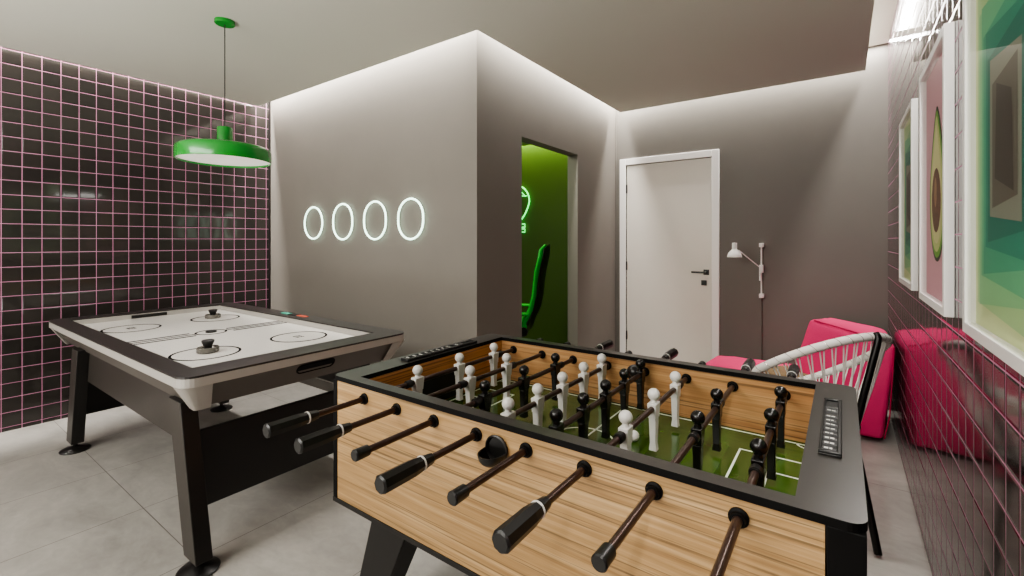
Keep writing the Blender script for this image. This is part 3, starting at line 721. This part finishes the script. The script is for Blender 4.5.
# score counters on both ends
def counter(xc, ya_, yb_, lab):
    s_ = obj('score_counter', box(NB(), xc-.021, xc+.021, ya_, yb_, ZT, ZT+.005), BLACK, FT, bevel=.002)
    s_['label'] = lab
    obj('counter_rail', box(NB(), xc+.012, xc+.021, ya_+.004, yb_-.004, ZT+.005, ZT+.010), BLACK, s_, bevel=.002)
    obj('counter_rail', box(NB(), xc-.021, xc-.015, ya_+.004, yb_-.004, ZT+.005, ZT+.009), BLACK, s_, bevel=.002)
    d2 = NB()
    L_ = (yb_-ya_)-.09
    for k in range(10):
        yy = ya_+.022+k*L_/10+(0.018 if k > 7 else 0)
        obj('score_bead', cone(NB(), (xc-.015, yy, ZT+.0035), (xc+.012, yy, ZT+.0035), .0062, n=14), CHARD, s_, smooth='auto')
        if k % 10 != 9:
            hh = .0035 if k < 3 else .0028
            for j in range(2): box(d2, xc-.011+j*.010, xc-.003+j*(.010 if k % 3 else .007), yy-hh*.8, yy+hh*.8, ZT+.0085, ZT+.0102)
    obj('white_digit', d2, PW, s_)
    obj('counter_end', box(NB(), xc-.021, xc+.021, yb_-.012, yb_, ZT+.005, ZT+.010), BLACK, s_, bevel=.002)
    obj('counter_end', box(NB(), xc-.021, xc+.021, ya_, ya_+.01, ZT+.005, ZT+.010), BLACK, s_, bevel=.002)
counter(.672, -.175, .235, 'black score counter on the near right end')
counter(-.665, -.175, .235, 'black score counter on the far left end')

# ------------------------------------------------------------------ white cord lounge chair
HC = Vector((-.150, 2.859, .668)); HR = .368; TH = .612
AC = thing('cord_chair', 'white cord lounge chair with black legs behind the foosball table', 'chair', (HC.x, HC.y, 0), -.636)
def hoop(a, r=HR): return Vector((r*math.cos(a)*math.cos(TH), r*math.sin(a), HC.z+r*math.cos(a)*math.sin(TH)))
SC = Vector((.05, 0, .395)); SR = .17
def seatr(a): return Vector((SC.x+SR*math.cos(a), SC.y+SR*math.sin(a), SC.z+.02*math.cos(a)))
obj('hoop_rim', tube(NB(), [hoop(2*PI*i/64) for i in range(64)], .0195, n=14, closed=True), CORD, AC, smooth='auto')
b = NB(); hp_ = []
for i in range(44*12):
    a = 2*PI*i/(44*12); q = 2*PI*(i % 12)/12; tg = (hoop(a+.02)-hoop(a-.02)).normalized(); u_, w_, _ = frame_from(tg)
    hp_.append(hoop(a)+(u_*math.cos(q)+w_*math.sin(q))*.0200)
tube(b, hp_, .0011, n=5, closed=True)
obj('rim_binding', b, CHROME, AC)
b = NB()
for i in range(84):
    a = 2*PI*(i+.25*(i % 2))/84; q = hoop(a); s_ = seatr(a+.10*(1 if i % 2 else -1))
    mid = (q+s_)/2+Vector((0, 0, -.012)); tube(b, [q, mid, s_], .0032, n=6)
obj('side_cord', b, CORD, AC)
obj('seat_ring', tube(NB(), [seatr(2*PI*i/36) for i in range(36)], .010, n=10, closed=True), BLACKM, AC, smooth='auto')
b = NB()
for i in range(-7, 8):
    yy = i*.022; hx = math.sqrt(max(0, SR**2-yy**2)); tube(b, [(SC.x-hx, yy, SC.z-.0), (SC.x, yy, SC.z-.015), (SC.x+hx, yy, SC.z)], .0042, n=6)
for i in range(-7, 8):
    xx = i*.022; hy = math.sqrt(max(0, SR**2-xx**2)); tube(b, [(SC.x+xx, -hy, SC.z), (SC.x+xx, 0, SC.z-.008), (SC.x+xx, hy, SC.z)], .0042, n=6)
obj('seat_cord', b, CORD, AC)
hp = hoop(.10); node = Vector((.325, -.12, .44)); foot = Vector((.455, -.165, .012))
c = NB(); tube(c, [hp+Vector((.012, -.004, .018)), hp+Vector((.026, -.008, .0)), hp+Vector((.024, -.012, -.03)), node+Vector((-.002, 0, .03)), node, node+Vector((.008, -.003, -.03)), foot], .0150, n=12)
obj('leg', c, BLACKM, AC, smooth='auto')
for s in (-1, 1):
    fh = hoop(PI-.75*s); ff = Vector((-.28, s*.33, .012)); nd = Vector((-.17, s*.24, .30))
    c = NB(); tube(c, [fh, nd, nd+Vector((-.004, 0, -.02)), ff], .0125, n=12)
    obj('leg', c, BLACKM, AC, smooth='auto')
    c = NB(); tube(c, [node, (SC.x+.10, s*SR*.9, SC.z-.012), (SC.x-.10, s*SR*.9, SC.z-.012), nd], .010, n=10)
    obj('seat_frame', c, BLACKM, AC, smooth='auto')

# ------------------------------------------------------------------ pink lounge chair in the corner
PC = thing('pink_armchair', 'pink fabric lounge chair in the corner against the tiled wall', 'armchair', (-.2, 4.1, 0))
def soft(name, b8, t8, mat, parent, lv=3, cr=.55, off=(-.2, 4.1)):
    bm = NB(); hexa(bm, [(x-off[0], y-off[1], z) for x, y, z in b8], [(x-off[0], y-off[1], z) for x, y, z in t8])
    bmesh.ops.recalc_face_normals(bm, faces=bm.faces[:])
    o = obj(name, bm, mat, parent, smooth=True)
    m1 = o.modifiers.new('bv', 'BEVEL'); m1.width = .05; m1.segments = 3
    m2 = o.modifiers.new('ss', 'SUBSURF'); m2.levels = m2.render_levels = 2
    tx = bpy.data.textures.new(name+'_wrinkle', 'CLOUDS'); tx.noise_scale = .16
    dm = o.modifiers.new('d', 'DISPLACE'); dm.texture = tx; dm.strength = .018; dm.mid_level = .5
    return o
soft('backrest', [(-.40, 3.82, .02), (.215, 3.82, .02), (.25, 4.50, .02), (-.36, 4.50, .02)], [(-.195, 3.76, .80), (.278, 3.72, .665), (.272, 4.45, .665), (-.11, 4.52, .715)], PINK, PC)
soft('seat', [(-.90, 3.60, .01), (-.10, 3.56, .01), (-.12, 4.32, .01), (-.88, 4.32, .01)], [(-.93, 3.60, .355), (-.10, 3.56, .365), (-.12, 4.32, .35), (-.91, 4.32, .345)], PINK, PC)
c = NB(); tube(c, [Vector(p_)-Vector((-.2, 4.1, 0)) for p_ in [(-.165, 3.772, .778), (-.05, 3.765, .752), (.10, 3.755, .715), (.245, 3.735, .670)]], .005, n=8)
obj('piping', c, PINKD, PC)
c = NB(); tube(c, [Vector(p_)-Vector((-.2, 4.1, 0)) for p_ in [(.258, 3.745, .655), (.250, 3.76, .45), (.240, 3.80, .2), (.215, 3.84, .04)]], .004, n=8)
obj('piping', c, PINKD, PC)
c = NB(); box(c, .06+.2, .105+.2, 3.772-4.1, 3.784-4.1, .43, .465); obj('fabric_tag', c, CREAM, PC)
q = soft('lounge_cushion', [(-.42, 3.59, .376), (-.16, 3.58, .378), (-.30, 3.76, .376), (-.52, 3.78, .374)], [(-.41, 3.60, .425), (-.17, 3.59, .445), (-.31, 3.75, .46), (-.51, 3.77, .425)], TAN, None, off=(-.34, 3.68))
q.location = (-.34, 3.68, 0); q.modifiers['bv'].width = .02
tag(q, 'tan cushion lying on the pink lounge chair, seen through the white cords', 'cushion')

# ------------------------------------------------------------------ gaming chair in the green room
GX, GY = -2.72, 3.86
GC = thing('gaming_chair', 'green and black gaming chair seen through the open doorway', 'chair', (-2.752, 3.736, 0), math.radians(30))
def loft(bm, secs):
    rings = [[bm.verts.new(p_) for p_ in s_] for s_ in secs]; n = len(rings[0])
    for k in range(len(rings)-1):
        for i in range(n): bm.faces.new((rings[k][i], rings[k][(i+1) % n], rings[k+1][(i+1) % n], rings[k+1][i]))
    bm.faces.new(rings[0][::-1]); bm.faces.new(rings[-1]); return bm
sp_ = [(.205, .46, .24, .05), (.225, .54, .26, .060), (.285, .66, .27, .055), (.318, .80, .25, .045), (.328, .92, .21, .04), (.345, 1.04, .235, .05), (.372, 1.15, .22, .045), (.385, 1.24, .16, .035), (.388, 1.285, .10, .022)]
def brow(x, z, hw, th, o=0):
    n = 16; out = []
    for i in range(n):
        a = 2*PI*i/n; cs, sn = math.cos(a), math.sin(a)
        y = hw*(abs(cs)**.6)*(1 if cs > 0 else -1); xx = th*sn*.7 - (.045*(abs(y)/hw)**2 if hw > .1 else 0)
        out.append((x+xx+o, y, z))
    return out
obj('backrest', loft(NB(), [brow(*s_) for s_ in sp_]), GREENC, GC, smooth=True)
obj('back_shell', loft(NB(), [brow(x+.040, z+.006, hw*.86, th*.55) for x, z, hw, th in sp_]), CHARD, GC, smooth=True)
c = NB(); hexa(c, [(-.27, -.23, .40), (.22, -.20, .40), (.22, .20, .40), (-.27, .23, .40)], [(-.28, -.25, .48), (.22, -.22, .47), (.22, .22, .47), (-.28, .25, .48)])
obj('seat', c, CHARD, GC, smooth=True, bevel=.025, seg=4)
for s in (-1, 1):
    c = NB(); hexa(c, [(-.26, s*.19, .44), (.22, s*.17, .44), (.22, s*.25, .44), (-.26, s*.27, .44)], [(-.24, s*.20, .52), (.22, s*.19, .53), (.22, s*.25, .53), (-.24, s*.265, .52)])
    obj('seat_bolster', c, GREENC, GC, bevel=.02, seg=4)
    ar = obj('armrest', box(NB(), -.05, .24, s*.30-.04, s*.30+.04, .628, .650), GREENC, GC, bevel=.01, seg=3)
    c = NB(); box(c, .05, .11, s*.29-.018, s*.29+.018, .40, .628); obj('armrest_post', c, BLACK, ar, bevel=.004)
obj('lumbar_hinge', cone(NB(), (.19, -.26, .47), (.19, .26, .47), .035, n=20), BLACK, GC)
obj('gas_lift', cone(NB(), (0, 0, .10), (0, 0, .40), .028, .022, n=18), BLACKM, GC)
st = NB()
for k in range(5):
    a = 2*PI*k/5+.3; d_ = Vector((math.cos(a), math.sin(a), 0)); tube(st, [(0, 0, .12), d_*.16+Vector((0, 0, .10)), d_*.30+Vector((0, 0, .075))], lambda t_: .026-.010*t_, n=8)
base = obj('star_base', st, BLACK, GC)
for k in range(5):
    a = 2*PI*k/5+.3; d_ = Vector((math.cos(a), math.sin(a), 0))*.30; n_ = Vector((-math.sin(a), math.cos(a), 0))
    c = NB(); cone(c, d_+n_*.012+Vector((0, 0, .03)), d_+n_*.028+Vector((0, 0, .03)), .030, n=18); cone(c, d_-n_*.012+Vector((0, 0, .03)), d_-n_*.028+Vector((0, 0, .03)), .030, n=18); cone(c, d_+Vector((0, 0, .03)), d_+Vector((0, 0, .085)), .008, n=8)
    obj('caster', c, BLACK, base)

# ------------------------------------------------------------------ look
w = bpy.data.worlds.new('world'); S.world = w; w.use_nodes = True
w.node_tree.nodes['Background'].inputs[0].default_value = (.8, .85, 1, 1); w.node_tree.nodes['Background'].inputs[1].default_value = .05
S.view_settings.view_transform = 'AgX'; S.view_settings.look = 'AgX - Medium High Contrast'; S.view_settings.exposure = 0; S.view_settings.gamma = 1
